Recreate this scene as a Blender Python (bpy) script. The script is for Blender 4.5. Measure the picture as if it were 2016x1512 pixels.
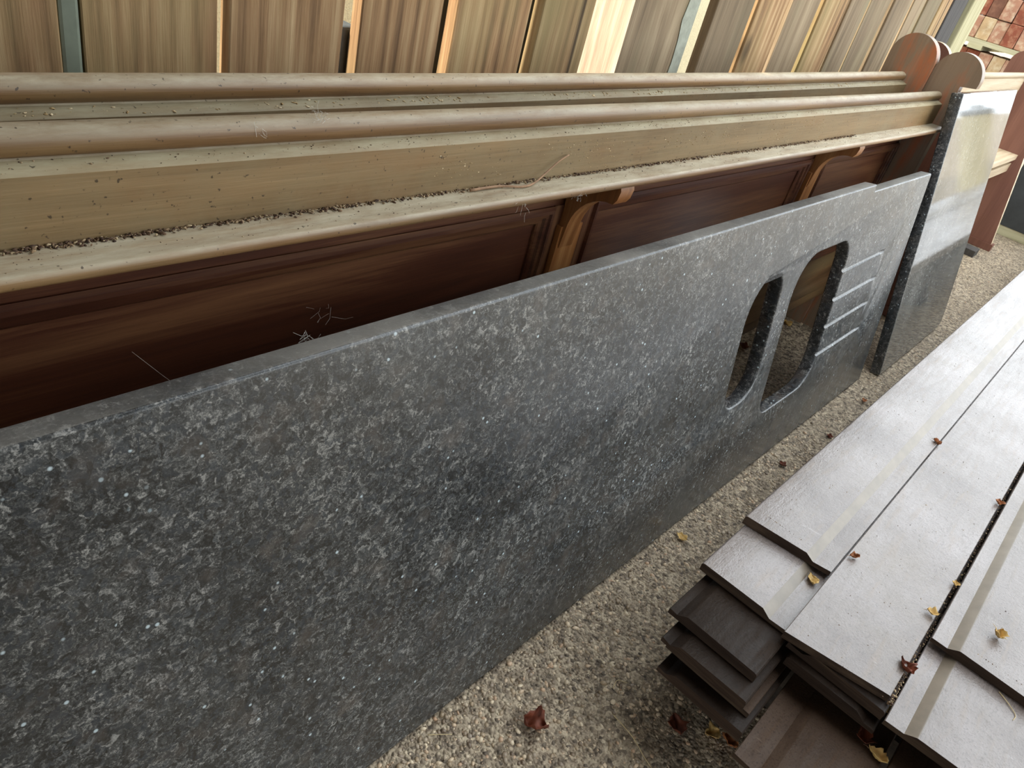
import bpy, bmesh, math, random
from mathutils import Matrix, Vector, noise
R = random.Random(7)
C = bpy.context.scene.collection
for o in list(bpy.data.objects): bpy.data.objects.remove(o)

# ---------------------------------------------------------------- camera
F = 1490.0
def unit(v): return Vector(v).normalized()
ax = unit((2450-1008, -(145-756), -F))
az = -unit((410-1008, -(2900-756), -F)); az = (az - ax*az.dot(ax)).normalized()
ay = az.cross(ax)
cam = bpy.data.cameras.new('camera'); co = bpy.data.objects.new('camera', cam); C.objects.link(co)
cam.sensor_width = 36; cam.lens = 36*F/2016; cam.clip_start = .02; cam.clip_end = 200
co.matrix_world = Matrix.Translation((0,0,1)) @ Matrix((ax, ay, az)).to_4x4()
sc = bpy.context.scene; sc.camera = co
# ---------------------------------------------------------------- world and light
w = bpy.data.worlds.new('sky'); sc.world = w; w.use_nodes = True
bg = w.node_tree.nodes['Background']; bg.inputs[0].default_value = (.88,.95,1.0,1); bg.inputs[1].default_value = 2.4
vs = sc.view_settings; vs.view_transform = 'Standard'; vs.look = 'None'; vs.gamma = 1; vs.use_curve_mapping = False
vs.exposure = 0.55
sl = bpy.data.lights.new('sun','SUN'); sl.energy = 5.5; sl.color = (1,.95,.84); sl.angle = math.radians(1.5)
so = bpy.data.objects.new('sun', sl); C.objects.link(so); so.rotation_euler = Vector((.75,-.5,-.48)).to_track_quat('-Z','Y').to_euler()

# ---------------------------------------------------------------- node helpers
def mat(name):
    m = bpy.data.materials.new(name); m.use_nodes = True
    nt = m.node_tree; return m, nt, nt.nodes['Principled BSDF']
class G:
    def __init__(s, nt): s.nt = nt
    def n(s, t, **kw):
        x = s.nt.nodes.new(t)
        for k, v in kw.items():
            if isinstance(k, str) and hasattr(x, k): setattr(x, k, v)
        return x
    def l(s, a, b): s.nt.links.new(a, b)
    def val(s, inp, v):
        if hasattr(v, 'links'): s.l(v, inp)
        else: inp.default_value = v
    def coords(s, scale=(1,1,1), rnd=False, rot=(0,0,0)):
        tc = s.n('ShaderNodeTexCoord'); mp = s.n('ShaderNodeMapping')
        v = tc.outputs['Object']
        if rnd:
            oi = s.n('ShaderNodeObjectInfo'); mu = s.n('ShaderNodeMath', operation='MULTIPLY'); mu.inputs[1].default_value = 37.0
            s.l(oi.outputs['Random'], mu.inputs[0])
            ad = s.n('ShaderNodeVectorMath', operation='ADD'); s.l(v, ad.inputs[0])
            cb = s.n('ShaderNodeCombineXYZ')
            for i in range(3): s.l(mu.outputs[0], cb.inputs[i])
            s.l(cb.outputs[0], ad.inputs[1]); v = ad.outputs[0]
        s.l(v, mp.inputs['Vector']); mp.inputs['Scale'].default_value = scale; mp.inputs['Rotation'].default_value = rot
        return mp.outputs[0]
    def noise(s, vec, scale, detail=4, rough=.55, dist=0):
        x = s.n('ShaderNodeTexNoise'); s.l(vec, x.inputs['Vector'])
        x.inputs['Scale'].default_value = scale; x.inputs['Detail'].default_value = detail
        x.inputs['Roughness'].default_value = rough; x.inputs['Distortion'].default_value = dist
        return x.outputs['Fac']
    def vor(s, vec, scale, feature='F1', out='Distance', rnd=1):
        x = s.n('ShaderNodeTexVoronoi'); x.feature = feature; s.l(vec, x.inputs['Vector']); x.inputs['Scale'].default_value = scale
        x.inputs['Randomness'].default_value = rnd
        return x.outputs[out]
    def wave(s, vec, scale, dist, dscale=1, axis='X', detail=2):
        x = s.n('ShaderNodeTexWave'); x.bands_direction = axis; s.l(vec, x.inputs['Vector'])
        x.inputs['Scale'].default_value = scale; x.inputs['Distortion'].default_value = dist; x.inputs['Detail'].default_value = detail
        x.inputs['Detail Scale'].default_value = dscale
        return x.outputs['Fac']
    def ramp(s, fac, stops, interp='LINEAR'):
        x = s.n('ShaderNodeValToRGB'); s.l(fac, x.inputs[0]); e = x.color_ramp.elements; x.color_ramp.interpolation = interp
        while len(e) > len(stops): e.remove(e[-1])
        while len(e) < len(stops): e.new(.5)
        for q, (p, c) in zip(e, stops):
            q.position = p; q.color = (c,c,c,1) if isinstance(c,(int,float)) else (*c,1)
        return x.outputs[0]
    def mix(s, fac, a, b, mode='MIX'):
        x = s.n('ShaderNodeMix'); x.data_type = 'RGBA'; x.blend_type = mode
        s.val(x.inputs[0], fac)
        for i, v in ((6,a),(7,b)):
            if hasattr(v,'links'): s.l(v, x.inputs[i])
            else: x.inputs[i].default_value = (*v,1) if len(v)==3 else v
        return x.outputs[2]
    def math(s, op, a, b=0):
        x = s.n('ShaderNodeMath', operation=op); s.val(x.inputs[0], a); s.val(x.inputs[1], b); return x.outputs[0]
    def bump(s, h, strength, dist, nrm=None):
        x = s.n('ShaderNodeBump'); s.l(h, x.inputs['Height']); x.inputs['Strength'].default_value = strength; x.inputs['Distance'].default_value = dist
        if nrm is not None: s.l(nrm, x.inputs['Normal'])
        return x.outputs[0]

def hx(r,g,b):   # sRGB 0-255 -> linear
    return tuple(((c/255+.055)/1.055)**2.4 if c/255 > .04045 else c/255/12.92 for c in (r,g,b))

# ---------------------------------------------------------------- materials
def wood(name, dark, mid, light, axis='x', rough=.6, grain=1.0, spec=.4, tint=None, dust=None, knots=False, bumpk=.25, speck=False, settle=None, tscale=3.0, trange=(.48,.70), wk=.10):
    m, nt, b = mat(name); g = G(nt)
    st = {'x':(.6,9,9), 'y':(9,.6,9), 'z':(9,9,.6)}[axis]
    v = g.coords(st, rnd=True)
    n1 = g.noise(v, 3.2*grain, 5, .6, .6)
    fine = g.noise(g.coords({'x':(.35,14,14),'y':(14,.35,14),'z':(14,14,.35)}[axis], rnd=True), 22*grain, 4, .7)
    wv = g.wave(v, 1.5*grain, 9.0, .7, axis={'x':'Y','y':'X','z':'X'}[axis])
    f = g.math('ADD', g.math('MULTIPLY', n1, .73-wk), g.math('MULTIPLY', wv, wk))
    f = g.math('ADD', f, g.math('MULTIPLY', fine, .34))
    col = g.ramp(f, [(.30, dark), (.52, mid), (.75, light)])
    big = g.noise(g.coords({'x':(.5,2,2),'y':(2,.5,2),'z':(2,2,.5)}[axis], rnd=True), tscale, 4, .6)
    if tint:
        col = g.mix(g.ramp(big, [(trange[0],0),(trange[1],.8)]), col, tint)
    if knots:
        kv = g.coords({'x':(1.6,6,6),'y':(6,1.6,6),'z':(6,6,3.2)}[axis], rnd=True)
        k = g.vor(kv, 1.05)
        col = g.mix(g.ramp(k, [(.05,.85),(.10,.55),(.16,0)]), col, tuple(c*.35 for c in dark))
        cr = g.noise(g.coords({'x':(.5,30,30),'y':(30,.5,30),'z':(30,30,.5)}[axis], rnd=True), 1.0, 2, .5)
        col = g.mix(g.ramp(cr, [(.70,0),(.74,.8)]), col, tuple(c*.25 for c in dark))
    if dust:
        dn = g.noise(g.coords((1,1,1), rnd=True), 9, 6, .7)
        col = g.mix(g.ramp(dn, [(.40,.05),(.68,.7)]), col, dust)
    if settle:
        ge = g.n('ShaderNodeTexCoord'); sx = g.n('ShaderNodeSeparateXYZ'); g.l(ge.outputs['Normal'], sx.inputs[0])
        dn2 = g.noise(g.coords((.7,3,3)), 16, 6, .75)
        amt = g.math('MULTIPLY', g.ramp(sx.outputs[2], [(.25,0),(.95,1)]), g.ramp(dn2, [(.30,.25),(.62,.95)]))
        col = g.mix(amt, col, settle)
    if speck:
        sp = g.noise(g.coords((1,1,1)), 230, 2, .5)
        col = g.mix(g.ramp(sp, [(.68,0),(.74,.8)]), col, tuple(c*.3 for c in dark))
    oi = g.n('ShaderNodeObjectInfo')
    hs = g.n('ShaderNodeHueSaturation'); g.l(col, hs.inputs['Color'])
    mr = g.n('ShaderNodeMapRange'); g.l(oi.outputs['Random'], mr.inputs[0]); mr.inputs[3].default_value = .85; mr.inputs[4].default_value = 1.15
    g.l(mr.outputs[0], hs.inputs['Value'])
    g.l(hs.outputs[0], b.inputs['Base Color'])
    b.inputs['Roughness'].default_value = rough; b.inputs['Specular IOR Level'].default_value = spec
    g.l(g.bump(f, bumpk, .004), b.inputs['Normal'])
    return m

M = {}
M['plank'] = wood('weathered_plank', hx(78,54,34), hx(162,126,88), hx(208,178,134), 'z', .75, 1.0, .3, tint=hx(150,136,92), knots=True, bumpk=.5, wk=.11)
M['plank_grey'] = wood('greyed_plank', hx(92,76,58), hx(140,120,94), hx(176,156,126), 'z', .75, .8, .3, tint=hx(136,128,98), bumpk=.4, wk=.03)
M['plank_pale'] = wood('fresh_sawn', hx(150,126,104), hx(196,170,146), hx(222,204,184), 'z', .8, 2, .3)
M['rail'] = wood('dusty_oak', hx(72,48,28), hx(122,90,56), hx(156,124,84), 'x', .45, 1.0, .45, tint=hx(118,98,66), bumpk=.25, speck=True, settle=hx(186,176,152), tscale=6)
M['board'] = wood('dusty_backboard', hx(78,60,36), hx(112,90,58), hx(142,116,80), 'x', .6, 1.0, .4, tint=hx(128,92,54), dust=hx(126,110,80), bumpk=.25, speck=True, settle=hx(160,150,122), tscale=6)
M['stain'] = wood('dark_stain', hx(46,22,14), hx(80,44,28), hx(126,86,56), 'x', .38, .9, .5, bumpk=.12)
M['stain_v'] = wood('dark_stain_upright', hx(46,24,14), hx(84,50,32), hx(126,90,60), 'z', .38, 1.0, .5, bumpk=.12)
M['bracket'] = wood('bracket_oak', hx(92,52,22), hx(140,88,44), hx(176,128,78), 'z', .42, 1.0, .5, bumpk=.1)
M['endwood'] = wood('end_oak', hx(112,92,72), hx(138,116,94), hx(152,132,110), 'z', .4, .5, .5, tint=hx(182,96,48), bumpk=.04, tscale=9, trange=(.52,.70))
M['redwood'] = wood('red_stain', hx(92,58,48), hx(112,74,62), hx(128,88,74), 'z', .4, .7, .5, bumpk=.06)
M['cream_edge'] = wood('cream_wood', hx(150,124,92), hx(190,168,136), hx(214,196,168), 'x', .5, 1, .5)  # cream for the far pew's edge faces, rail, back board and seat
M['dark_post'] = wood('dark_post', hx(40,38,38), hx(70,66,64), hx(92,88,84), 'z', .7, 1, .3)
M['light_post'] = wood('light_post', hx(128,120,90), hx(168,160,124), hx(190,184,150), 'z', .7, 1, .3)
M['bearer'] = wood('old_bearer', hx(30,26,22), hx(58,50,42), hx(84,74,62), 'y', .8, 1, .3)

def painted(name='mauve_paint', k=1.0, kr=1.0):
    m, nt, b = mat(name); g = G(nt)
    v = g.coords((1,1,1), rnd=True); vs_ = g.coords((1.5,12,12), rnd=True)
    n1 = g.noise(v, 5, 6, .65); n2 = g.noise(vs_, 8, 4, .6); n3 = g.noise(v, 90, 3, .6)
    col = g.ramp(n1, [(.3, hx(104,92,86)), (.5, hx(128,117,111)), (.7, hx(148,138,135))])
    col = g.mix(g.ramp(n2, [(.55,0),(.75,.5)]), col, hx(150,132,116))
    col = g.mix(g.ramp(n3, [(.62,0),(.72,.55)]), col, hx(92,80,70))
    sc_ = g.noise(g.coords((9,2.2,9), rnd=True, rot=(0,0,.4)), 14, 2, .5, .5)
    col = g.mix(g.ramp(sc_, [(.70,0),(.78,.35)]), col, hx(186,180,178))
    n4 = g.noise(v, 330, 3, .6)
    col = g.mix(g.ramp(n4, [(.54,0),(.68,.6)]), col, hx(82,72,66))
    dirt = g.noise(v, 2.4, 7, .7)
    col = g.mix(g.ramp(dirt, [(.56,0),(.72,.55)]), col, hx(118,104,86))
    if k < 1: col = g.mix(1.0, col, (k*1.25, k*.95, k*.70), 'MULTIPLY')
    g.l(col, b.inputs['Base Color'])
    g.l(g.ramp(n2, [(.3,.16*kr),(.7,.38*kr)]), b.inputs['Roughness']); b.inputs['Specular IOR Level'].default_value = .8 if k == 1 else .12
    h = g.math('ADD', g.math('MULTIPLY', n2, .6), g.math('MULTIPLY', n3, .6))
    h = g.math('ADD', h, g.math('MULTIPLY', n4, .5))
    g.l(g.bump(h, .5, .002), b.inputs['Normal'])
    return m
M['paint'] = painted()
M['dirty_shaded'] = painted('grimy_shaded_paint', .085, 1.8)  # board paint darkened: grime plus the stack's shade put into the colour
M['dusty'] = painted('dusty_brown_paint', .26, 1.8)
M['endgrain'] = wood('grimy_end_grain', hx(34,24,18), hx(62,48,38), hx(96,78,62), 'y', .85, 2, .2)

def granite(name, rough_lo, rough_hi, bumpk=.03, dust=.2):
    m, nt, b = mat(name); g = G(nt)
    vo = g.coords((1,1,1))
    wn = g.n('ShaderNodeTexNoise'); g.l(vo, wn.inputs['Vector']); wn.inputs['Scale'].default_value = 90; wn.inputs['Detail'].default_value = 4
    wa = g.n('ShaderNodeVectorMath', operation='MULTIPLY_ADD'); g.l(wn.outputs['Color'], wa.inputs[0]); wa.inputs[1].default_value = (.03,.03,.03); g.l(vo, wa.inputs[2])
    vw = wa.outputs[0]
    s1 = g.n('ShaderNodeSeparateColor'); g.l(g.vor(vw, 150, out='Color'), s1.inputs[0])
    s2_ = g.n('ShaderNodeSeparateColor'); g.l(g.vor(vw, 260, out='Color'), s2_.inputs[0])
    big = g.noise(vo, 9, 5, .6); mid = g.noise(vw, 120, 6, .75); fine = g.noise(vo, 520, 3, .7)
    f = g.math('ADD', g.math('MULTIPLY', s1.outputs[0], .26), g.math('MULTIPLY', s2_.outputs[1], .26))
    f = g.math('ADD', f, g.math('MULTIPLY', g.math('SUBTRACT', mid, .5), 1.6))
    f = g.math('ADD', f, g.math('MULTIPLY', g.math('SUBTRACT', big, .5), .5))
    f = g.math('ADD', f, g.math('MULTIPLY', g.math('SUBTRACT', fine, .5), .8))
    col = g.ramp(f, [(0, hx(10,12,14)), (.18, hx(34,37,39)), (.40, hx(76,77,76)), (.66, hx(152,150,145))])
    col = g.mix(g.ramp(s1.outputs[1], [(.70,0),(.9,.5)]), col, hx(44,52,60))
    col = g.mix(g.ramp(g.noise(vo, 22, 3, .6), [(.55,0),(.75,.5)]), col, hx(88,78,70))
    fl = g.n('ShaderNodeSeparateColor'); g.l(g.vor(vo, 130, out='Color'), fl.inputs[0])
    fk = g.math('MULTIPLY', g.ramp(fl.outputs[0], [(.965,0),(.972,1)]), g.ramp(g.vor(vo, 130), [(.16,1),(.3,0)]))
    col = g.mix(fk, col, hx(190,204,208))
    dn = g.ramp(g.noise(g.coords((1,.5,1)), 5, 6, .7), [(.35, dust*.3), (.65, dust)])
    col = g.mix(dn, col, hx(150,146,138))
    g.l(col, b.inputs['Base Color'])
    g.l(g.ramp(g.noise(vo, 7, 5, .6), [(.35, rough_lo), (.65, rough_hi)]), b.inputs['Roughness'])
    b.inputs['Specular IOR Level'].default_value = .5; b.inputs['IOR'].default_value = 1.62
    g.l(g.bump(f, bumpk, .0015), b.inputs['Normal'])
    return m
M['granite'] = granite('granite', .2, .32, .12, .10)
M['granite_edge'] = granite('granite_edge', .25, .4, .12, .0)
M['granite_dusty'] = granite('granite_dusty_top', .3, .5, .12, .75)
M['granite_polished'] = granite('granite_polished', .03, .07, .003, .5)

def ground():
    m, nt, b = mat('gravelly_tarmac'); g = G(nt)
    v = g.coords((1,1,1))
    n1 = g.noise(v, 6, 6, .65); n2 = g.noise(v, 60, 5, .7)
    vc = g.vor(v, 170, out='Color'); vd = g.vor(v, 170)
    s = g.n('ShaderNodeSeparateColor'); g.l(vc, s.inputs[0])
    col = g.ramp(n2, [(.32, hx(74,62,50)), (.5, hx(150,133,111)), (.68, hx(204,186,158))])
    col = g.mix(g.ramp(s.outputs[0], [(.55,0),(.9,.75)]), col, hx(206,188,160))
    col = g.mix(g.ramp(s.outputs[1], [(.75,0),(.95,.7)]), col, hx(70,60,52))
    col = g.mix(g.ramp(n1, [(.50,0),(.72,.6)]), col, hx(104,90,73))
    g.l(col, b.inputs['Base Color']); b.inputs['Roughness'].default_value = .7; b.inputs['Specular IOR Level'].default_value = .4
    h = g.math('ADD', g.math('MULTIPLY', g.ramp(vd, [(0,1),(.6,0)]), .6), g.math('MULTIPLY', n2, .7))
    g.l(g.bump(h, 1.0, .006), b.inputs['Normal'])
    return m
M['ground'] = ground()

def island(name, stops, rough=.7, bumps=0, spec=.4):
    m, nt, b = mat(name); g = G(nt)
    ge = g.n('ShaderNodeNewGeometry')
    g.l(g.ramp(ge.outputs['Random Per Island'], stops), b.inputs['Base Color']); b.inputs['Roughness'].default_value = rough
    b.inputs['Specular IOR Level'].default_value = spec
    return m
M['pebble'] = island('pebbles', [(0,hx(104,86,68)),(.3,hx(168,146,116)),(.55,hx(140,124,106)),(.75,hx(222,202,170)),(1,hx(186,150,118))], .35, spec=.6)
M['crumb'] = island('crumbs', [(0,hx(52,34,24)),(.4,hx(88,64,46)),(.7,hx(130,104,76)),(1,hx(190,168,132))], .8)
M['flake'] = island('wood_flakes', [(0,hx(150,120,76)),(.5,hx(196,168,120)),(1,hx(226,206,170))], .7)

def plain(name, col, rough=.6, var=.15, scale=20, spec=.4, bumpk=0):
    m, nt, b = mat(name); g = G(nt)
    n = g.noise(g.coords((1,1,1), rnd=True), scale, 5, .6)
    g.l(g.ramp(n, [(.3, tuple(c*(1-var) for c in col)), (.7, tuple(min(1,c*(1+var)) for c in col))]), b.inputs['Base Color'])
    b.inputs['Roughness'].default_value = rough; b.inputs['Specular IOR Level'].default_value = spec
    if bumpk: g.l(g.bump(n, bumpk, .004), b.inputs['Normal'])
    return m
M['chamfer'] = plain('tan_chamfer', hx(124,112,97), .35, .2, 30, .7)  # even tan for the step faces of the rebated top boards
M['render'] = plain('cream_roughcast', hx(226,214,178), .9, .12, 160, .2, .6)
M['concrete'] = plain('grey_concrete', hx(92,96,96), .9, .2, 30, .2, .3)
M['greenpaint'] = plain('grey_green_paint', hx(124,130,112), .7, .2, 18)
M['charcoal'] = plain('charcoal_paint', hx(58,60,60), .7, .2, 14)
M['flaky'] = plain('flaky_grey_paint', hx(164,166,150), .8, .18, 40, .3, .5)
M['tin'] = plain('blocker_sheet', hx(76,70,62), .8, .2, 6)
M['dry_leaf'] = plain('brown_leaf', hx(150,92,52), .6, .35, 60)
M['tan_leaf'] = plain('tan_leaf', hx(206,170,104), .6, .25, 60)
M['dark_leaf'] = plain('dark_leaf', hx(112,56,34), .6, .35, 60)
M['twig'] = plain('twig_bark', hx(150,118,90), .8, .3, 120)
M['straw'] = plain('straw', hx(206,184,138), .7, .15, 80)
M['web'] = plain('cobweb', hx(210,206,196), .8, .1, 80)
M['bin'] = plain('cream_plastic', hx(232,220,180), .45, .06, 8)
M['lid'] = plain('grey_plastic', hx(168,172,176), .4, .06, 8)
M['pallet'] = wood('pallet_wood', hx(150,142,108), hx(190,184,150), hx(212,206,176), 'y', .8, 1, .3)
def brickm(name, c, c2):
    m, nt, b = mat(name); g = G(nt); v = g.coords((1,1,1), rnd=True)
    n = g.noise(v, 14, 5, .7); n2 = g.noise(v, 30, 4, .6)
    col = g.ramp(n, [(.3, tuple(x*.75 for x in c)), (.6, c)])
    col = g.mix(g.ramp(n2, [(.45,0),(.65,.8)]), col, c2)
    g.l(col, b.inputs['Base Color']); b.inputs['Roughness'].default_value = .9
    g.l(g.bump(n2, .4, .004), b.inputs['Normal']); return m
M['brick'] = [brickm('red_brick', hx(142,78,58), hx(176,128,100)), brickm('pink_brick', hx(182,134,110), hx(206,184,158)), brickm('buff_brick', hx(196,166,128), hx(212,196,166)), brickm('brown_brick', hx(120,82,66), hx(140,100,80))]

# ---------------------------------------------------------------- mesh helpers
def link(name, me, m, parent=None, loc=(0,0,0), smooth=False):
    o = bpy.data.objects.new(name, me); C.objects.link(o)
    if m is not None:
        me.materials.clear(); me.materials.append(m)
    if parent is not None: o.parent = parent
    o.location = loc
    if smooth:
        for p in me.polygons: p.use_smooth = True
    return o
def from_bm(name, bm, m, parent=None, loc=(0,0,0), smooth=False, bevel=0, seg=2):
    if bevel:
        bmesh.ops.bevel(bm, geom=[e for e in bm.edges if len(e.link_faces)==2 and e.calc_face_angle(0) > .5], offset=bevel, segments=seg, affect='EDGES', profile=.5)
    bmesh.ops.recalc_face_normals(bm, faces=bm.faces)
    me = bpy.data.meshes.new(name); bm.to_mesh(me); bm.free()
    return link(name, me, m, parent, loc, smooth)
def empty(name, loc=(0,0,0)):
    o = bpy.data.objects.new(name, None); C.objects.link(o); o.location = loc; o.empty_display_size = .05; return o
def tag(o, label, cat, group=None):
    o['label'] = label; o['category'] = cat
    if group: o['group'] = group
    return o
def struct(o): o['kind'] = 'structure'; return o
def bx(bm, x0, x1, y0, y1, z0, z1, nx=1):
    """box with nx sections along x"""
    xs = [x0+(x1-x0)*i/nx for i in range(nx+1)]
    rows = [[bm.verts.new((x,y,z)) for y,z in ((y0,z0),(y1,z0),(y1,z1),(y0,z1))] for x in xs]
    for a, b in zip(rows, rows[1:]):
        for i in range(4): bm.faces.new((a[i], a[(i+1)%4], b[(i+1)%4], b[i]))
    bm.faces.new(rows[0][::-1]); bm.faces.new(rows[-1])
def extr_x(prof, x0, x1, nx, dz=lambda x:0, endjit=None):
    """closed (y,z) profile extruded along x"""
    bm = bmesh.new(); xs = [x0+(x1-x0)*i/nx for i in range(nx+1)]
    rows = [[bm.verts.new((x, y, z+dz(x))) for y, z in prof] for x in xs]
    n = len(prof)
    for a, b in zip(rows, rows[1:]):
        for i in range(n): bm.faces.new((a[i], a[(i+1)%n], b[(i+1)%n], b[i]))
    bm.faces.new(rows[0][::-1]); bm.faces.new(rows[-1])
    return bm
def tube(bm, pts, rad, sides=6):
    rings = []
    for i, p in enumerate(pts):
        p = Vector(p); a = Vector(pts[max(i-1,0)]); b = Vector(pts[min(i+1,len(pts)-1)])
        t = (b-a).normalized(); u = t.cross(Vector((.3,.2,.93))).normalized(); v = t.cross(u)
        r = rad[i] if isinstance(rad,(list,tuple)) else rad
        rings.append([bm.verts.new(p + u*r*math.cos(k*2*math.pi/sides) + v*r*math.sin(k*2*math.pi/sides)) for k in range(sides)])
    for a, b in zip(rings, rings[1:]):
        for k in range(sides): bm.faces.new((a[k], a[(k+1)%sides], b[(k+1)%sides], b[k]))
    bm.faces.new(rings[0][::-1]); bm.faces.new(rings[-1])
def wedge_smooth(o, ang=35):
    me = o.data
    me.polygons.foreach_set('use_smooth', [True]*len(me.polygons))
    me.set_sharp_from_angle(angle=math.radians(ang))

# ================================================================ THE SETTING
# ---- ground: one grid, fine where it shows, coarse outside
def lines(segs):
    out = []
    for a, b, n in segs: out += [a+(b-a)*i/n for i in range(n)]
    out.append(segs[-1][1]); return out
gx = lines([(-30,-3,6),(-3,.3,12),(.3,1.5,240),(1.5,2.8,170),(2.8,5,110),(5,9,30),(9,60,8)])
gy = lines([(-30,-3,6),(-3,-.3,10),(-.3,.0,30),(.0,.36,84),(.36,.72,50),(.72,1.0,6),(1.0,12,8)])
def gh(x, y):
    if x < .25 or x > 5 or y < -.3 or y > .75: return 0
    a = noise.noise((x*55, y*55, 0))*.0024 + noise.noise((x*130, y*130, 3))*.0018 + noise.noise((x*9, y*9, 7))*.004
    e = min(1, (x-.25)/.1, (5-x)/.5, (y+.3)/.1, (.75-y)/.05)
    return a*e
verts = [(x, y, gh(x,y)) for x in gx for y in gy]; ny = len(gy)
faces = [(i*ny+j, (i+1)*ny+j, (i+1)*ny+j+1, i*ny+j+1) for i in range(len(gx)-1) for j in range(ny-1)]
me = bpy.data.meshes.new('floor'); me.from_pydata(verts, [], faces)
floor = struct(link('floor', me, M['ground'], smooth=True))
# loose stones pressed in the surface
def chips(name, n, place, size, m, flat=.6, parent=None, kind='stuff', elong=1.0):
    t = (1+5**.5)/2
    base = [Vector(v).normalized() for v in [(-1,t,0),(1,t,0),(-1,-t,0),(1,-t,0),(0,-1,t),(0,1,t),(0,-1,-t),(0,1,-t),(t,0,-1),(t,0,1),(-t,0,-1),(-t,0,1)]]
    tri = [(0,11,5),(0,5,1),(0,1,7),(0,7,10),(0,10,11),(1,5,9),(5,11,4),(11,10,2),(10,7,6),(7,1,8),(3,9,4),(3,4,2),(3,2,6),(3,6,8),(3,8,9),(4,9,5),(2,4,11),(6,2,10),(8,6,7),(9,8,1)]
    V, Fc = [], []
    for i in range(n):
        p = place()
        if p is None: continue
        s = size(); a = R.uniform(0,6.28); ca, sa = math.cos(a), math.sin(a); k = len(V)
        sx, sy, sz = s*R.uniform(.8,1.4)*elong, s*R.uniform(.6,1)/elong, s*flat*R.uniform(.6,1.2)
        for q in base:
            j = R.uniform(.8,1.15); x, y, z = q.x*sx*j, q.y*sy*j, q.z*sz*j
            V.append((p[0]+x*ca-y*sa, p[1]+x*sa+y*ca, p[2]+z))
        Fc += [(a_+k, b_+k, c_+k) for a_, b_, c_ in tri]
    me = bpy.data.meshes.new(name); me.from_pydata(V, [], Fc)
    o = link(name, me, m, parent, smooth=True)
    o['kind'] = kind; return o
def gp():
    u = R.random()
    if u < .62: x = .42 + 1.4*R.random()**1.3; y = R.uniform(-.05,.335)
    elif u < .9: x = R.uniform(1.4,4.6); y = R.uniform(.12,.33) if x < 3 else R.uniform(.1,.6)
    else: x = R.uniform(1.6,2.7); y = R.uniform(.4,.72)
    return (x, y, gh(x,y)-.0003)
st = chips('loose_gravel', 17000, gp, lambda: .0011+.0042*R.random()**2.6, M['pebble'], .55)
tag(st, 'brown and buff grit and small stones in the worn ground surface', 'gravel')

# ---- board wall behind the pews
WY = .85
wall = struct(empty('wall_back', (0, WY, 0)))
planks = [(-.42,-.27,0,'plank'),(-.25,-.09,0,'plank'),(-.075,.09,0,'plank'),(.105,.3145,0,'plank'),(.338,.483,.004,'plank'),(.497,.653,0,'plank'),(.681,.823,.0,'plank'),(.851,1.012,.003,'plank'),(1.037,1.172,0,'plank'),
  (1.592,1.752,0,'plank_grey'),(1.777,1.925,0,'plank'),(1.950,2.108,.003,'plank_grey'),(2.134,2.282,0,'plank'),(2.305,2.436,0,'plank_grey'),(2.460,2.612,.003,'plank_grey'),(2.638,2.79,0,'plank_grey'),(2.815,2.922,0,'plank_grey'),(2.944,3.085,0,'plank_grey'),(3.102,3.21,0,'plank')]
planks = [(-.44-.17*k-.152, -.44-.17*k, 0, 'plank') for k in range(22)] + planks  # unseen planks added at left to stop the sun passing round the wall
for i, (a, b, dy, mk) in enumerate(planks):
    bm = bmesh.new(); t = .022; h = 2.35 + R.uniform(-.01,.01)
    bx(bm, -(b-a)/2, (b-a)/2, 0, t, 0, h)
    # slightly waney edges
    bmesh.ops.subdivide_edges(bm, edges=[e for e in bm.edges if abs(e.verts[0].co.z-e.verts[1].co.z) > 1], cuts=11, use_grid_fill=True)
    for v in bm.verts:
        v.co.x += noise.noise((i*3.1, v.co.z*3.0, math.copysign(5, v.co.x)))*.004
        v.co.y += noise.noise((i*7.3, v.co.z*1.5, 2))*.002
    from_bm('plank', bm, M[mk], wall, ((a+b)/2, dy, 0), bevel=.0015, seg=1)
# thick fresh-sawn timber in the wall, its face older wood, with a strip of flaking paint
bm = bmesh.new(); bx(bm, 1.288, 1.515, 0, .085, 0, 2.35)
tp = from_bm('thick_plank', bm, M['plank_grey'], wall, bevel=.002, seg=1); tp.data.materials.append(M['plank_pale'])
for p in tp.data.polygons:
    if p.normal.x < -.9: p.material_index = 1
V = []; n = 40
for i in range(n+1):
    z = .55 + 1.6*i/n
    V += [(1.478 + .022*noise.noise((1,z*9,4))+.008*noise.noise((1,z*40,4)), -.0012, z), (1.5145, -.0012, z)]
me = bpy.data.meshes.new('paint_strip'); me.from_pydata(V, [], [(2*i,2*i+1,2*i+3,2*i+2) for i in range(n)])
ps = link('paint_strip', me, M['flaky'], wall); md = ps.modifiers.new('t','SOLIDIFY'); md.thickness = .0012; md.offset = 0
# outside: a pale rough-cast wall across the yard
bm = bmesh.new(); bx(bm, -5, 1.0, 0, .2, 0, 1.7); struct(from_bm('wall_outside', bm, M['render'], None, (0,2.3,0)))
bm = bmesh.new(); bx(bm, 1.0, 9, 0, .2, 0, 3.5); struct(from_bm('wall_outside_sun_block', bm, M['render'], None, (0,2.3,0)))  # added tall, out of view, to keep the sun off bricks and far pew
# partial roof and near side wall, added out of view to hold back sky light
bm = bmesh.new(); bx(bm, -4.2, 1.0, -1.7, .98, 2.36, 2.42); roof = struct(from_bm('ceiling_light_block', bm, M['tin']))
bm = bmesh.new(); bx(bm, -4.2, .8, -1.7, -1.6, 0, 2.36); struct(from_bm('wall_front_light_block', bm, M['tin']))

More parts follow.
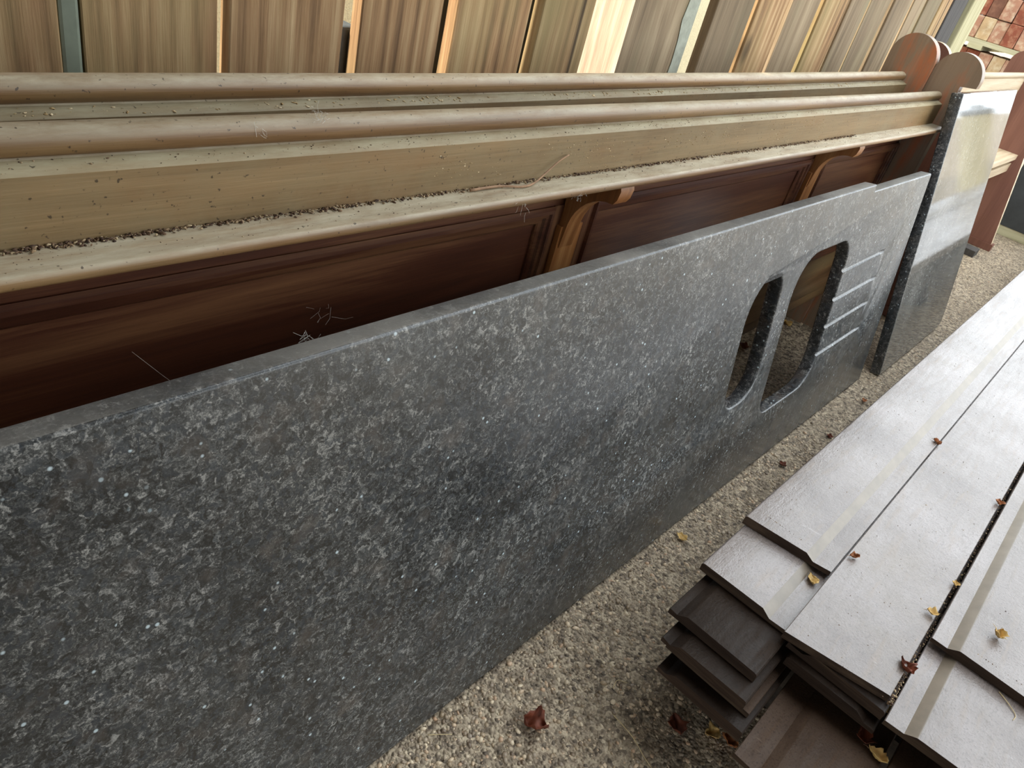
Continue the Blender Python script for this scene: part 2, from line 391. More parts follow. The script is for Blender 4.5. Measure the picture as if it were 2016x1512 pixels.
def post(name, x0, x1, y0, y1, z1, m, label, bev=.004):
    bm = bmesh.new(); bx(bm, -(x1-x0)/2, (x1-x0)/2, 0, y1-y0, 0, z1)
    bmesh.ops.subdivide_edges(bm, edges=[e for e in bm.edges if abs(e.verts[0].co.z-e.verts[1].co.z) > .3], cuts=9, use_grid_fill=True)
    for v in bm.verts: v.co += Vector((noise.noise((x0*9,v.co.z*4,v.co.y*20)), noise.noise((3,v.co.z*4,v.co.x*20)), 0))*.002
    o = from_bm(name, bm, m, None, ((x0+x1)/2, y0, 0), bevel=bev, seg=2)
    return tag(o, label, 'post')
post('painted_post', .316, .3365, .853, .90, 2.3, M['greenpaint'], 'grey-green painted post showing through the leftmost gap in the board wall')
post('concrete_post', .669, .700, .8755, .94, .778, M['concrete'], 'short grey concrete post behind the gap above the left part of the pews')
post('slate_post', .835, .90, .90, .96, 2.3, M['charcoal'], 'slate-grey post filling the narrow gap right of the plank with the slanting knot')
post('slate_post', 1.035, 1.10, .90, .96, 2.3, M['charcoal'], 'slate-grey post filling the crack-thin gap just left of the pale sawn timber')
post('dark_post', 3.235, 3.40, .85, .97, 2.36, M['dark_post'], 'dark bluish-brown square post at the right end of the board wall')
post('pale_post', 3.425, 3.58, .835, .97, 2.36, M['light_post'], 'pale olive weathered post between the dark post and the brick stack')

# ================================================================ PEW FRONTS
def pew_front(label, oy, x0, x1, dzf, stiles, zoff=0):
    root = empty('panelled_pew', ((x0+x1)/2, .57+oy, 0)); rx, ry = (x0+x1)/2, .57+oy
    tag(root, label, 'pew', 'panelled pews along the wall')
    nx = 40
    def P(y, z): return (y+oy-ry, z+zoff)
    def add(name, prof, m, a=x0, b=x1, n=nx, sm=35, bev=0):
        bm = extr_x([P(y,z) for y, z in prof], a-rx, b-rx, n, lambda x: dzf(x+rx))
        o = from_bm(name, bm, m, root, bevel=bev)
        if sm: wedge_smooth(o, sm)
        return o
    # half-round capping rail with a neck
    rail = [(.588,.762),(.556,.762)]
    for k in range(13):
        a = math.radians(-55 + k*(235/12)); rail.append((.567-.0135*math.cos(a), .7735+.0115*math.sin(a)))
    rail.append((.588,.772))
    add('top_rail', rail, M['rail'])
    # back board with bevelled top edge
    add('back_board', [(.575,.70),(.5425,.70),(.5425,.7575),(.5435,.7587),(.5562,.763),(.575,.763)], M['board'])
    # book ledge with rounded nose
    add('book_ledge', [(.60,.7055),(.60,.694)]+[(.5085-.0045*math.cos(math.radians(t)), .70+.0055*math.sin(math.radians(t))) for t in range(-90,91,20)], M['rail'])
    add('ledge_moulding', [(.598,.694),(.598,.664),(.588,.664),(.584,.668),(.578,.670),(.574,.676),(.566,.682),(.560,.694)], M['stain'])
    # frame: head rail, stiles, bottom rail
    add('head_rail', [(.611,.672),(.60,.672),(.60,.628),(.611,.628)], M['stain'])
    add('bottom_rail', [(.611,.135),(.592,.135),(.588,.15),(.592,.168),(.586,.178),(.590,.20),(.597,.215),(.597,.30),(.611,.30)], M['rail'])
    edges = [x0]
    for (a, b) in stiles:
        bm = bmesh.new(); bx(bm, a-rx, b-rx, P(.597,0)[0], P(.611,0)[0], .30+dzf(a)+zoff, .63+dzf(a)+zoff)
        from_bm('stile', bm, M['stain_v'], root, bevel=.001, seg=1)
        edges += [a, b]
    edges.append(x1)
    for a, b in zip(edges[::2], edges[1::2]):
        pn = add('panel', [(.611,.30),(.607,.30),(.607,.63),(.611,.63)], M['stain'], a, b, 12, 0)
        # mitred bolection moulding around the panel, part of its own
        prof = [(0,.597),(.004,.5925),(.009,.5925),(.011,.596),(.016,.597),(.018,.601),(.024,.602),(.027,.604),(.027,.608),(0,.608)]
        bm = bmesh.new(); rows = []
        for cx, cz, sx, sz in ((a,.63,1,-1),(b,.63,-1,-1),(b,.30,-1,1),(a,.30,1,1)):
            rows.append([bm.verts.new((cx+sx*d-rx, P(y,0)[0], cz+sz*d+dzf(cx)+zoff)) for d, y in prof])
        for r0, r1 in zip(rows, rows[1:]+rows[:1]):
            for k in range(len(prof)-1): bm.faces.new((r0[k], r0[k+1], r1[k+1], r1[k]))
        from_bm('panel_moulding', bm, M['stain'], pn)
    # shaped brackets under the ledge, standing on the stiles
    for (a, b) in stiles:
        c = (a+b)/2 - .012; t = .016
        pr = [(.598,.693),(.517,.693),(.514,.685),(.516,.672),(.521,.664)]
        for k in range(1,9):
            u = k/8*math.pi/2; pr.append((.521+.05*math.sin(u)+.012*(k/8), .664-.058*(1-math.cos(u))))
        pr += [(.585,.585),(.587,.566),(.598,.560)]
        bm = bmesh.new()
        A = [bm.verts.new((c-t-rx, P(y,z)[0], P(y,z)[1]+dzf(c))) for y, z in pr]; B = [bm.verts.new((c+t-rx, P(y,z)[0], P(y,z)[1]+dzf(c))) for y, z in pr]
        for i in range(len(pr)): bm.faces.new((A[i], A[(i+1)%len(pr)], B[(i+1)%len(pr)], B[i]))
        bm.faces.new(A[::-1]); bm.faces.new(B)
        o = from_bm('bracket', bm, M['bracket'], root, bevel=.0015, seg=1); wedge_smooth(o, 30)
        bm = bmesh.new(); bx(bm, c-t-.006-rx, c+t+.014-rx, P(.588,0)[0], P(.598,0)[0], .30+dzf(c), .60+dzf(c))
        from_bm('bracket_backing', bm, M['bracket'], o, bevel=.001, seg=1)
    return root, rx, ry
def pew_end(root, rx, ry, x, cy, cz, r, m, yb=None, neck=False, thick=.034):
    prof = [(cy+r, 0), (cy+r, cz)] + [(cy+r*math.cos(t), cz+r*math.sin(t)) for t in [math.pi*k/28 for k in range(1,28)]] + ([(cy-r, cz), (cy-r+.001, cz-.012), (cy-r+.04, cz-.018), (cy-r+.04, 0)] if neck else [(cy-r, cz), (cy-r, 0)])
    bm = extr_x([(y-ry, z) for y, z in prof], x-rx, x+thick-rx, 1)
    o = from_bm('pew_end', bm, m, root, bevel=.004, seg=3); wedge_smooth(o, 40)
    return o
f_front = lambda x: -.0115*(x-.17)+.0022*(x-.17)**2
f_back = lambda x: .0018*(x-.6)**2 - .0008
r1 = pew_front('panelled wooden pew nearest the viewer, its book ledge above the granite slab', 0, -1.6, 2.432, f_front, [(-.075,.025),(.858,.955),(1.79,1.885)])
pew_end(*r1, 2.432, .5455, .815, .062, M['endwood'], neck=True)
r2 = pew_front('panelled wooden pew standing behind the first, right against the board wall', .108, -1.6, 2.418, f_back, [(-.075,.025),(.858,.955),(1.79,1.885)], -.002)
pew_end(*r2, 2.418, .671, .826, .0625, M['endwood'])

# ---- far pew with seat, facing the viewer
def far_pew():
    X0, X1 = 2.86, 4.36; rx, ry = (X0+X1)/2, .65
    root = tag(empty('pew', (rx, ry, 0)), 'red-brown pew with seat and cream edges beyond the upright polished slab', 'pew')
    def box(name, x0, x1, y0, y1, z0, z1, m, bev=.003):
        bm = bmesh.new(); bx(bm, x0-rx, x1-rx, y0-ry, y1-ry, z0, z1); return from_bm(name, bm, m, root, bevel=bev)
    for x, m in ((X0, M['redwood']), (X1, M['redwood'])):
        pr = [(.80,.03),(.80,.78)] + [(.74+.06*math.cos(t), .80+.06*math.sin(t)) for t in [math.pi*k/20 for k in range(1,20)]] + [(.68,.80),(.672,.70),(.655,.668),(.60,.662),(.585,.64),(.57,.56),(.53,.46),(.445,.03)]
        bm = extr_x([(y-ry, z) for y, z in pr], x-rx, x+.032-rx, 1)
        o = from_bm('pew_end', bm, m, root, bevel=.003, seg=2)
        o.data.materials.append(M['cream_edge'])
        for p in o.data.polygons:
            if abs(p.normal.x) < .8: p.material_index = 1
        wedge_smooth(o, 40)
        box('end_foot', x-.008, x+.04, .435, .80, 0, .034, M['redwood'], .002)
    prof = [(.715,.762)]
    for k in range(13):
        a = math.radians(-60+k*20); prof.append((.705-.012*math.cos(a), .765+.012*math.sin(a)))
    prof += [(.725,.765)]
    bm = extr_x([(y-ry, z) for y, z in prof], X0+.03-rx, X1-rx, 4); o = from_bm('top_rail', bm, M['cream_edge'], root); wedge_smooth(o)
    box('back_board', X0+.03, X1, .70, .72, .44, .755, M['cream_edge'])
    box('seat', X0+.03, X1, .555, .71, .425, .447, M['cream_edge'])
    box('seat_rail', X0+.03, X1, .562, .580, .365, .405, M['cream_edge'])
far_pew()
# packing block under the far pew's foot
bm = bmesh.new(); bx(bm, -.045, .045, -.03, .03, 0, .03); 
tag(from_bm('wood_block', bm, M['dark_post'], None, (4.16,.49,0), bevel=.003), 'small grey wooden block on the ground at the foot of the far pew', 'block')

# ================================================================ GRANITE SLABS
def slab_frame(x0, y0, z0, dy, dz):
    u = Vector((0,dy,dz)).normalized(); X = Vector((1,0,0)); n = X.cross(u)
    m = Matrix((X, u, n)).transposed().to_4x4(); m.translation = (x0, y0, z0); return m
def rounded(pts):
    """pts: (x, y, r) -> polygon with rounded corners"""
    out = []; n = len(pts)
    for i in range(n):
        p = Vector(pts[i][:2]); r = pts[i][2]
        if r <= 0: out.append(p); continue
        a = (Vector(pts[i-1][:2])-p).normalized(); b = (Vector(pts[(i+1)%n][:2])-p).normalized()
        c = p + a*r + b*r; s0 = p+a*r-c; s1 = p+b*r-c
        for k in range(9):
            t = k/8*math.pi/2; out.append(c + s0*math.cos(t) + s1*math.sin(t))
    return out
def slab_mesh(name, loops, thick, bev):
    cu = bpy.data.curves.new(name, 'CURVE'); cu.dimensions = '2D'; cu.fill_mode = 'BOTH'
    cu.extrude = thick/2-bev; cu.bevel_depth = bev; cu.bevel_resolution = 3; cu.offset = -bev
    for lp in loops:
        sp = cu.splines.new('POLY'); sp.points.add(len(lp)-1); sp.use_cyclic_u = True
        for q, p in zip(sp.points, lp): q.co = (p[0], p[1], 0, 1)
    o = bpy.data.objects.new(name, cu); C.objects.link(o)
    me = bpy.data.meshes.new_from_object(o.evaluated_get(bpy.context.evaluated_depsgraph_get()))
    bpy.data.objects.remove(o); bpy.data.curves.remove(cu)
    me.transform(Matrix.Translation((0,0,-thick/2)))     # front face at local z = 0
    me.name = name; return me
TH = .030
outer = rounded([(-.75,0,0),(2.255,0,.002),(2.255,.607,.002),(1.815,.607,.0),(1.815,.622,.0),(-.75,.622,0)])
big = rounded([(1.482,.146,.045),(1.768,.146,.075),(1.768,.508,.06),(1.482,.508,.09)])
small = rounded([(1.281,.226,.045),(1.415,.226,.06),(1.415,.502,.05),(1.281,.502,.09)])
me = slab_mesh('granite_worktop', [outer, big, small], TH, .004)
ws = link('granite_worktop', me, M['granite'])
ws.matrix_world = slab_frame(0, .337, .0055, .106, .597)
# drainer runnels cut beside the large bowl
cutters = []
for k, (s, a, b) in enumerate([(.4315,1.748,2.052),(.3605,1.752,2.056),(.292,1.75,2.06),(.219,1.752,2.062)]):
    bm = bmesh.new(); tube(bm, [(a,s,.0025),(a+.01,s,.0015),(b-.03,s,.0015),(b-.004,s,.005),(b,s,.007)], .0065, 12)
    bmesh.ops.recalc_face_normals(bm, faces=bm.faces)
    mc = bpy.data.meshes.new('cut'); bm.to_mesh(mc); bm.free(); oc = bpy.data.objects.new('cut', mc); C.objects.link(oc); oc.matrix_world = ws.matrix_world
    md = ws.modifiers.new('c','BOOLEAN'); md.operation = 'DIFFERENCE'; md.object = oc; md.solver = 'EXACT'; cutters.append(oc)
bpy.context.view_layer.update()
me2 = bpy.data.meshes.new_from_object(ws.evaluated_get(bpy.context.evaluated_depsgraph_get()))
ws.modifiers.clear(); ws.data = me2
for oc in cutters: bpy.data.objects.remove(oc)
wedge_smooth(ws, 30)
ws.data.materials.append(M['granite_edge'])
for p in ws.data.polygons:
    c = p.center
    if abs(p.normal.z) < .75 and 1.2 < c.x < 1.9 and .1 < c.y < .55 and not (c.x > 1.79 or (p.area < .00002 and c.z > -.012)): p.material_index = 1
ws.data.materials.append(M['granite_dusty'])
for p in ws.data.polygons:
    if p.normal.y > .85 and p.center.y > .55: p.material_index = 2
tag(ws, 'long dark speckled granite worktop with two sink cutouts and drainer grooves', 'worktop')
me = slab_mesh('granite_slab', [rounded([(2.345,0,.003),(3.02,0,.05),(3.02,.806,.004),(2.345,.806,.003)])], TH, .003)
s2 = link('granite_slab', me, M['granite_polished']); wedge_smooth(s2, 30)
s2.matrix_world = slab_frame(0, .306, .007, .182, .785)
s2.data.materials.append(M['granite_edge'])
for p in s2.data.polygons:
    if p.normal.x < -.6: p.material_index = 1
tag(s2, 'mirror-polished granite slab standing upright against the pew end, right of the cutouts', 'stone slab')

# ================================================================ STACK OF PAINTED BOARDS
def board_mesh(width, thick, thin, step, length, flip=False, flat=False, seed=0):
    """rebated board: thick part, chamfer, thin part; y runs from 0 (left) to -width, near end at x=0"""
    if flat: prof = [(0,0),(0,thick-.001),(-.001,thick),(-width+.001,thick),(-width,thick-.001),(-width,0)]
    else:
        prof = [(0,0),(0,thick-.003),(-.002,thick-.0006),(-.005,thick),(-step+.001,thick),(-step-.001,thick-.0008),(-step-.012,thin+.0012),(-step-.0145,thin),(-width+.001,thin),(-width,thin-.001),(-width,0)]
        if flip: prof = [(-width-y, z) for y, z in prof][::-1]
    bm = bmesh.new(); xs = [0,.004,.03]+[length*k/16 for k in range(1,17)]; rows = []
    for i, x in enumerate(xs):
        rows.append([bm.verts.new((x + (noise.noise((seed,y*40,z*70))*.004 if i == 0 else 0), y, z)) for y, z in prof])
    n = len(prof)
    for a, b in zip(rows, rows[1:]):
        for i in range(n): bm.faces.new((a[i], a[(i+1)%n], b[(i+1)%n], b[i]))
    bm.faces.new(rows[0][::-1]); bm.faces.new(rows[-1])
    return bm
def board(x, y, ztop, label, width=.152, thick=.0165, thin=.0085, step=.108, length=5.8, rot=0, flip=False, flat=False, skew=0, m='paint'):
    bm = board_mesh(width, thick, thin, step, length, flip, flat, x*13+y*7)
    for v in bm.verts:
        if v.co.x < .2: v.co.x += skew*(-v.co.y/width)
    o = from_bm('painted_board', bm, M[m], None, (x, y, ztop-thick)); wedge_smooth(o, 25)
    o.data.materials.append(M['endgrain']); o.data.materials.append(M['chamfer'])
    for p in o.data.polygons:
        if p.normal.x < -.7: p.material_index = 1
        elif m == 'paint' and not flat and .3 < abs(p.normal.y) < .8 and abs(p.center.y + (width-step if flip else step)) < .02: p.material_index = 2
    o.rotation_euler.z = rot
    return tag(o, label, 'board', 'stacked painted boards')
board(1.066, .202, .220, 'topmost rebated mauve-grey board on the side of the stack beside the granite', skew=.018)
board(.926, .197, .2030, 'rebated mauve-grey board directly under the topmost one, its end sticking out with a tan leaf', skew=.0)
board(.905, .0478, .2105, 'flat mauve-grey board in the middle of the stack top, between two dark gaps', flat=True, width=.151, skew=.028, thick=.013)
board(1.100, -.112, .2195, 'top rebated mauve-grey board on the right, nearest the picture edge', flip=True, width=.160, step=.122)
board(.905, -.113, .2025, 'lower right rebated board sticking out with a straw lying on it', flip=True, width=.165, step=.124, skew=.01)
board(.826, .186, .1860, 'dark third board down on the granite side of the stack, under the two jutting ones', width=.146, flip=True, step=.118, m='dirty_shaded')
board(.788, .168, .1690, 'fourth board down on the granite side, showing a thin pale tongue', width=.138, flip=True, step=.108, m='dirty_shaded')
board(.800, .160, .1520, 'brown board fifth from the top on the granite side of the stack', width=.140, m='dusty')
board(.772, .150, .1350, 'lowest board on the granite side of the stack, overhanging the dark gap', width=.138, flip=True, step=.11, m='dirty_shaded')
board(.915, .036, .1970, 'dark board immediately beneath the flat middle board', width=.146, flip=True, m='dirty_shaded')
board(.90, .026, .1800, 'reddish dark board second beneath the flat middle board', width=.138, m='dirty_shaded')
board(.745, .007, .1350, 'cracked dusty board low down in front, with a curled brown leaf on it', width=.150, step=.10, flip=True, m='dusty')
board(.96, .010, .1635, 'hidden dark board between the middle board and the cracked low board', width=.126, m='dirty_shaded')
board(.93, -.118, .1855, 'dark board third down on the right of the stack', width=.16, flip=True, m='dirty_shaded')
board(.955, -.120, .1690, 'dark board fourth down on the right of the stack', width=.16, m='dirty_shaded')
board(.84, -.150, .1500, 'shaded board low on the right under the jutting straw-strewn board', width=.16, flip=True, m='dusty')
for i, x in enumerate((1.02, 3.4, 6.0)):
    bm = bmesh.new(); bx(bm, -.05, .05, -.22, .22, 0, .118); 
    tag(from_bm('bearer', bm, M['bearer'], None, (x,-.07,0), bevel=.004), ['dark timber bearer under the near end of the board stack','dark timber bearer under the middle of the board stack','dark timber bearer under the far end of the board stack'][i], 'bearer', 'bearers under the board stack')

# ================================================================ BRICK STACK
def brick_mesh(seed):
    bm = bmesh.new(); bx(bm, 0, .215, 0, .062, 0, .102)
    for v in bm.verts: v.co += Vector([noise.noise((seed, v.co.x*30+k, v.co.y*40+v.co.z*20))*.003 for k in range(3)])
    bmesh.ops.bevel(bm, geom=list(bm.edges), offset=.003, segments=1, affect='EDGES')
    bmesh.ops.recalc_face_normals(bm, faces=bm.faces)
    me = bpy.data.meshes.new('brick'); bm.to_mesh(me); bm.free(); return me
variants = []
for k in range(8):
    bme = brick_mesh(k*5.3); bme.materials.append(M['brick'][[0,1,1,2,3,1,0,2][k]]); variants.append(bme)
BX = 4.72
colr = ['red','pink','pink','buff','brown','pink','red','buff']
def brick_at(y, z, label, x=BX):
    k = R.randrange(8)
    o = bpy.data.objects.new('brick', variants[k]); C.objects.link(o); o.location = (x+R.uniform(0,.012), y, z)
    tag(o, colr[k]+' '+label, 'brick', 'salvaged bricks on the pallets')
ORD = ['first','second','third','fourth','fifth','sixth','seventh','eighth','ninth','tenth','eleventh','twelfth']
deck_z = .807
for r in range(3):
    for c in range(9):
        brick_at(1.14-.064*c+R.uniform(0,.001), deck_z+.026+.104*r, 'brick in course %s above the upper pallet, %s along from the pale post' % (ORD[r], ORD[c]))
for r in range(6):
    for c in range(9):
        brick_at(1.14-.064*c+R.uniform(0,.001), .161+.104*r, 'brick in course %s below the upper pallet, %s along from the pale post' % (ORD[5-r], ORD[c]))
def pallet(z, label, h):
    root = tag(empty('pallet', (BX+.3,1.07,z)), label, 'pallet', 'pallets under the bricks')
    for k in range(6):
        bm = bmesh.new(); bx(bm, -.32+.11*k, -.23+.11*k, -.45, .40, h-.022, h); from_bm('deck_board', bm, M['pallet'], root, bevel=.002, seg=1)
    for k in range(3):
        bm = bmesh.new(); bx(bm, -.32, .33, -.45+.39*k, -.38+.39*k, 0.0, h-.022); from_bm('runner', bm, M['pallet'], root, bevel=.002, seg=1)
pallet(0, 'pale wooden pallet on the ground under the lower bricks', .16)
pallet(.787, 'pale wooden pallet carrying the upper bricks', .045)

# ---- bin across the yard, mirrored in the polished slab
bt = tag(empty('storage_bin', (7.25,-.52,0)), 'cream round bin with a grey lid, mirrored in the polished slab', 'bin')
def far_crate():
    root = tag(empty('plastic_crate', (5.0,.505,.05)), 'dark grey crate on a pale batten at the right picture edge', 'crate')
    bm = bmesh.new(); bx(bm, -.2, .2, -.16, .06, 0, .34)
    bmesh.ops.delete(bm, geom=[f for f in bm.faces if f.calc_center_median().z > .33], context='FACES')
    o = from_bm('body', bm, M['charcoal'], root); md = o.modifiers.new('t','SOLIDIFY'); md.thickness = .006
    bm = bmesh.new()
    bx(bm, -.212, -.19, -.172, .072, .325, .35); bx(bm, .19, .212, -.172, .072, .325, .35); bx(bm, -.19, .19, -.172, -.15, .325, .35); bx(bm, -.19, .19, .05, .072, .325, .35)
    from_bm('rim', bm, M['charcoal'], root)
    bm = bmesh.new(); bx(bm, -.025, .025, -.25, .09, 0, .048)
    tag(from_bm('batten', bm, M['pallet'], None, (4.83,.505,0), bevel=.002), 'pale wooden batten on the ground under the dark crate', 'batten')
far_crate()
def lathe(name, prof, m, parent, n=40):
    bm = bmesh.new(); rows = [[bm.verts.new((r*math.cos(k*2*math.pi/n), r*math.sin(k*2*math.pi/n), z)) for k in range(n)] for r, z in prof]
    for a, b in zip(rows, rows[1:]):
        for k in range(n): bm.faces.new((a[k], a[(k+1)%n], b[(k+1)%n], b[k]))
    bm.faces.new(rows[0][::-1]); bm.faces.new(rows[-1])
    o = from_bm(name, bm, m, parent); wedge_smooth(o, 35); return o
lathe('body', [(.095,0),(.097,.01),(.112,.68),(.112,.69)], M['bin'], bt)
lathe('lid', [(.121,.68),(.123,.685),(.123,.712),(.118,.718),(.05,.73),(.045,.75),(.02,.755)], M['lid'], bt)

# ================================================================ LEAVES, TWIGS AND DUST
def leaf(loc, size, rot, m, label, curl=.5, tilt=(0,0)):
    n = 10; bm = bmesh.new(); rows = []
    sd = R.uniform(0,50); tw = R.uniform(-1,1); lop = R.uniform(.55,1.0)
    for i in range(n+1):
        t = i/n; wd = (math.sin(math.pi*min(1,t*.93+.05))**.8)*.48*(1-.3*t) * (1+.45*noise.noise((sd, t*5, 9))); row = []
        for j in range(-4,5):
            s = j/4; k = lop if s > 0 else 1
            x = (t-.5)*(1-.25*curl*abs(s)) + .06*noise.noise((sd+3, t*4, s*4)); y = wd*s*k*(1+.5*noise.noise((sd,t*7,s*3)))
            z = curl*(.95*s*s*wd + .30*(2*t-1)**2) + .26*noise.noise((sd+t*3, s*2.2, 1))*curl + tw*.35*curl*s*(t-.5)
            row.append(bm.verts.new((x*size, y*size, z*size)))
        rows.append(row)
    for a, b in zip(rows, rows[1:]):
        for j in range(8): bm.faces.new((a[j], a[j+1], b[j+1], b[j]))
    zmin = min(v.co.z for v in bm.verts)
    for v in bm.verts: v.co.z -= zmin
    bmesh.ops.remove_doubles(bm, verts=bm.verts, dist=size*.004)
    root = tag(empty('dry_leaf', loc), label, 'leaf', 'fallen dry leaves')
    o = from_bm('blade', bm, m, root, smooth=True); md = o.modifiers.new('t','SOLIDIFY'); md.thickness = .0004
    bm = bmesh.new(); tube(bm, [(.42*size,0,.002),(.55*size,.02*size,.003),(.68*size,.06*size,.002)], [.0005,.0004,.0003], 5)
    from_bm('stalk', bm, M['twig'], root)
    root.rotation_euler = (tilt[0], tilt[1], rot); return root
LEAVES = [   # x, y, z, size, turn, material, curl, label
 (1.058,0.066,0.195,0.026,0.6,'tan_leaf',0.5,'tan leaf on the jutting second board beside the middle board'),
 (1.154,0.038,0.212,0.018,2.2,'dry_leaf',0.9,'brown curled leaf on the dark gap at the edge of the flat middle board'),
 (1.692,0.053,0.212,0.02,1.2,'dry_leaf',0.8,'small orange-brown leaf standing in the long gap, farthest of the leaves there'),
 (1.594,-0.101,0.212,0.02,0.3,'dry_leaf',0.8,'brown leaf in the gap by the right picture edge'),
 (1.257,-0.104,0.213,0.014,0.3,'tan_leaf',0.7,'pale crumpled scrap of leaf in the right gap above the creamy leaf'),
 (1.148,-0.096,0.213,0.019,1.9,'tan_leaf',0.7,'creamy seed-like leaf at the right gap of the middle board'),
 (1.185,-0.184,0.221,0.024,0.1,'tan_leaf',0.9,'pale tan curled leaf lying alone on the right top board'),
 (1.004,-0.102,0.205,0.028,1.0,'dark_leaf',1.0,'dark red curled leaf wedged in the gap near the end of the middle board'),
 (0.954,-0.104,0.16,0.04,2.0,'tan_leaf',0.6,'forked ochre leaf in the shadow under the middle board'),
 (0.914,-0.108,0.137,0.034,0.4,'dark_leaf',0.5,'rust-red leaf on the cracked low board'),
 (0.899,-0.133,0.137,0.03,1.4,'tan_leaf',0.6,'ochre leaf at the bottom picture edge between low boards'),
 (0.637,0.234,0.002,0.04,2.0,'dark_leaf',0.9,'dark brown crumpled leaf on the bare ground below the granite'),
 (0.815,0.093,0.002,0.036,0.9,'dark_leaf',0.6,'pinkish brown leaf on the ground by the stack shadow'),
 (0.849,0.047,0.002,0.03,2.6,'tan_leaf',0.8,'orange-tan leaf in the dark shadow under the stack'),
 (0.859,0.023,0.002,0.03,1.4,'dry_leaf',0.8,'orange leaf with curled rim beside the cracked low board'),
 (1.174,0.310,0.002,0.026,1.4,'tan_leaf',0.5,'pale leaf scrap on the ground halfway along the granite foot'),
 (1.615,0.291,0.002,0.02,1.4,'dark_leaf',0.7,'dark red leaf scrap on the ground near the board edge'),
 (1.854,0.268,0.002,0.02,0.4,'dark_leaf',0.7,'dark brown leaf scrap against the board stack below the cutouts'),
 (2.141,0.280,0.002,0.022,0.4,'dry_leaf',0.5,'curled leaf scrap on the ground below the big cutout'),
 (2.047,0.632,0.0,0.04,0.4,'dark_leaf',0.6,'reddish leaf on the ground seen through the small cutout'),
 (2.352,0.629,0.0,0.034,1.4,'tan_leaf',0.9,'curled tan leaf on the ground seen through the large cutout'),
]
for x, y, z, sz, rt, mk, cu_, lb in LEAVES: leaf((x,y,z), sz, rt, M[mk], lb, cu_)

# ---- fine debris (nobody could count it)
def ledge():
    x = .12 + 1.7*R.random()**1.2
    if R.random() > .5+.5*noise.noise((x*9,2,1)): return None
    y = .5415 - abs(R.gauss(0,.0028)); return (x, y, .7058+f_front(x)+R.random()*.0015)
o = chips('ledge_dirt', 5200, ledge, lambda: .0006+.0013*R.random()**2, M['crumb'], .7, elong=1.25)
tag(o, 'line of dark crumbs and dirt along the back of the book ledge', 'dirt')
def ledge2():
    if R.random() < .5:
        x = R.uniform(.1,2.3); return (x, R.uniform(.511,.540), .7057+f_front(x))
    x = R.uniform(.1,2.3); t = R.random(); return (x, .544+.012*t, .7592+.004*t+f_front(x))
o = chips('ledge_specks', 900, ledge2, lambda: .0003+.0007*R.random()**3, M['crumb'], .6)
tag(o, 'sparse specks of dust scattered over the ledge and neck of the front pew', 'dirt')
def back_neck():
    x = R.uniform(.2,2.3)
    if R.random() > .45+.8*noise.noise((x*7,5,1)): return None
    t = R.random(); return (x, .652+.0115*t, .7572+.004*t+f_back(x))
o = chips('flaked_varnish', 900, back_neck, lambda: .0005+.0018*R.random()**3, M['flake'], .4, elong=1.3)
tag(o, 'pale flakes lying in the groove of the rear pew below its rail', 'dirt')
def face():
    x = .55+1.1*R.random(); z = R.uniform(.71,.75)
    if noise.noise((x*8, z*30, 3)) < .0: return None
    return (x, .5424, z+f_front(x))
o = chips('wood_splinters', 900, face, lambda: .0004+.0009*R.random()**2, M['flake'], .5, elong=1.3)
tag(o, 'tiny pale splinters clinging to the back board of the front pew', 'splinters')
def gapd():
    x = .93+2.5*R.random()**1.8; return (x, -.1075+R.uniform(-.003,.003), .199+R.random()*.004)
o = chips('gap_litter', 900, gapd, lambda: .0006+.0016*R.random()**2, M['crumb'], .7)
tag(o, 'dark crumbly litter caught in the gap right of the flat middle board', 'dirt')
def topd():
    x = .92+1.6*R.random()**1.5; u = R.random()
    if u < .5: return (x, R.uniform(-.1,.04), .2106)
    if u < .75: return (max(x,1.1), R.uniform(.1,.195), .2201)
    return (max(x,1.12), R.uniform(-.26,-.17), .2196)
o = chips('board_specks', 700, topd, lambda: .0003+.0009*R.random()**3, M['crumb'], .6)
tag(o, 'scattered dirt specks on the top faces of the stacked boards', 'dirt')
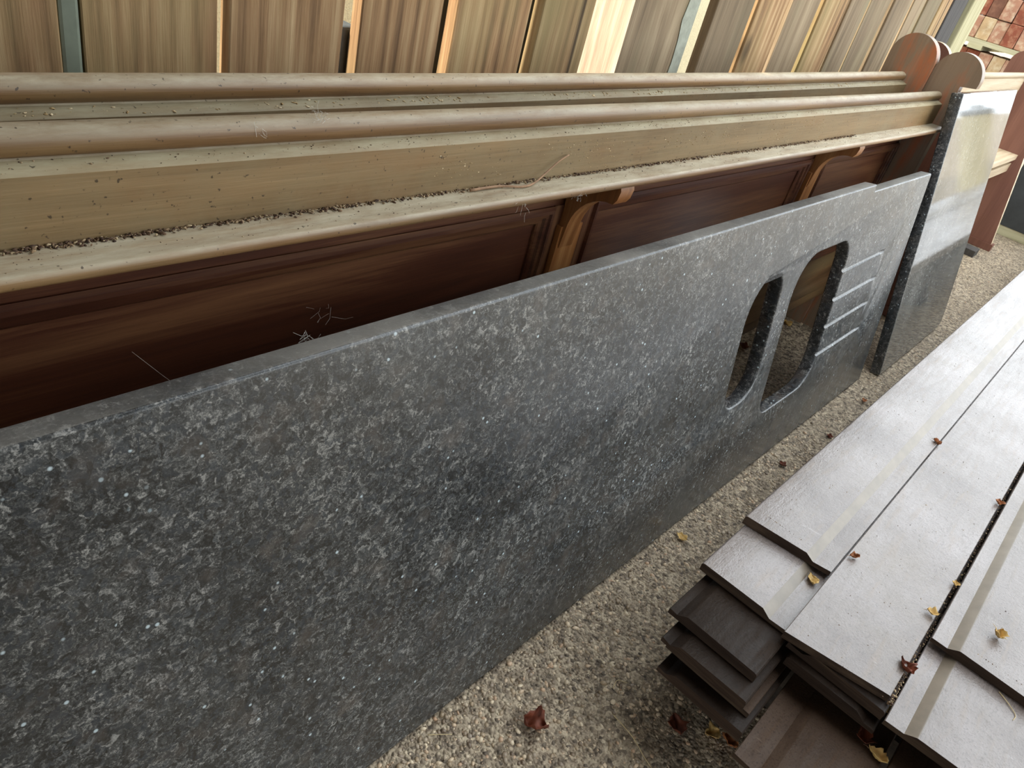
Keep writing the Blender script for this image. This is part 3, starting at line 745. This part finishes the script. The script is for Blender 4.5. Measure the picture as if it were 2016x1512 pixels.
# ---- twigs, straws, cobweb threads
def strand(name, pts, rad, m, label, cat):
    base = Vector(pts[0]); bm = bmesh.new()
    P_ = [Vector(p)-base for p in pts]; Q = []
    for i in range(len(P_)-1):
        for k in range(4):
            t = k/4; p0 = P_[max(i-1,0)]; p1 = P_[i]; p2 = P_[i+1]; p3 = P_[min(i+2,len(P_)-1)]
            Q.append(.5*((2*p1)+(p2-p0)*t+(2*p0-5*p1+4*p2-p3)*t*t+(3*p1-p0-3*p2+p3)*t**3))
    Q.append(P_[-1]); n = len(Q)
    tube(bm, Q, [rad*(1.1-.5*i/n) for i in range(n)], 6)
    return tag(from_bm(name, bm, m, None, base, smooth=True), label, cat)
strand('twig', [(.6005,.534,.7035),(.6484,.534,.7032),(.6793,.526,.7025),(.7044,.5292,.7035),(.7293,.535,.7111),(.7514,.537,.7225),(.7728,.540,.728)], .0015, M['twig'], 'thin bent twig lying on the book ledge and leaning on the pew back', 'twig')
strand('straw', [(.7497,.1671,.003),(.7443,.1274,.004),(.7333,.0974,.003),(.7277,.0779,.003)], .0007, M['straw'], 'long pale straw on the ground at the bottom picture edge', 'straw')
strand('straw', [(.5087,.3221,.003),(.522,.312,.0036),(.5359,.301,.003)], .0006, M['straw'], 'short straw on the ground close to the foot of the granite', 'straw')
strand('straw', [(1.0953,-.2171,.2035),(1.0837,-.232,.2045),(1.0722,-.2448,.2035),(1.0598,-.2441,.203)], .0007, M['straw'], 'short hooked straw on the lower right board', 'straw')
strand('straw', [(.7864,.1953,.003),(.8029,.1993,.004),(.8128,.1859,.003)], .0006, M['straw'], 'curled straw on the ground between granite and board stack', 'straw')
def web(loc, n, size, label, drop=0):
    bm = bmesh.new()
    for k in range(n):
        a = Vector([R.gauss(0,size) for _ in range(3)]); b_ = a + Vector([R.gauss(0,size*1.3) for _ in range(2)]+[R.gauss(-drop,size*1.3)])
        c = (a+b_)/2 + Vector([R.gauss(0,size*.4) for _ in range(3)])
        tube(bm, [a,c,b_], .00013, 4)
    return tag(from_bm('cobweb', bm, M['web'], None, loc), label, 'cobweb')
strand('cobweb_thread', [(.2602,.603,.5516),(.2677,.56,.5495),(.2484,.478,.5905)], .00022, M['web'], 'single cobweb thread from the dark panel to the granite top edge', 'cobweb')
web((.372,.487,.606), 16, .004, 'tuft of cobweb on the granite top edge against the dark panel', .004)
web((.4786,.598,.5445), 8, .006, 'small wisp of cobweb on the dark panel above the granite tuft', .006)
web((.4113,.557,.7835), 30, .0032, 'dusty cobweb clump on the front pew rail, larger of two')
web((.3529,.555,.7795), 14, .0026, 'small cobweb scrap on the front pew rail left of the larger clump', .004)
web((.7698,.505,.690), 12, .004, 'white cobweb tuft under the ledge beside the first bracket', .003)
web((.6582,.503,.691), 6, .005, 'thin web wisp hanging from the ledge nose left of the first bracket', .006)
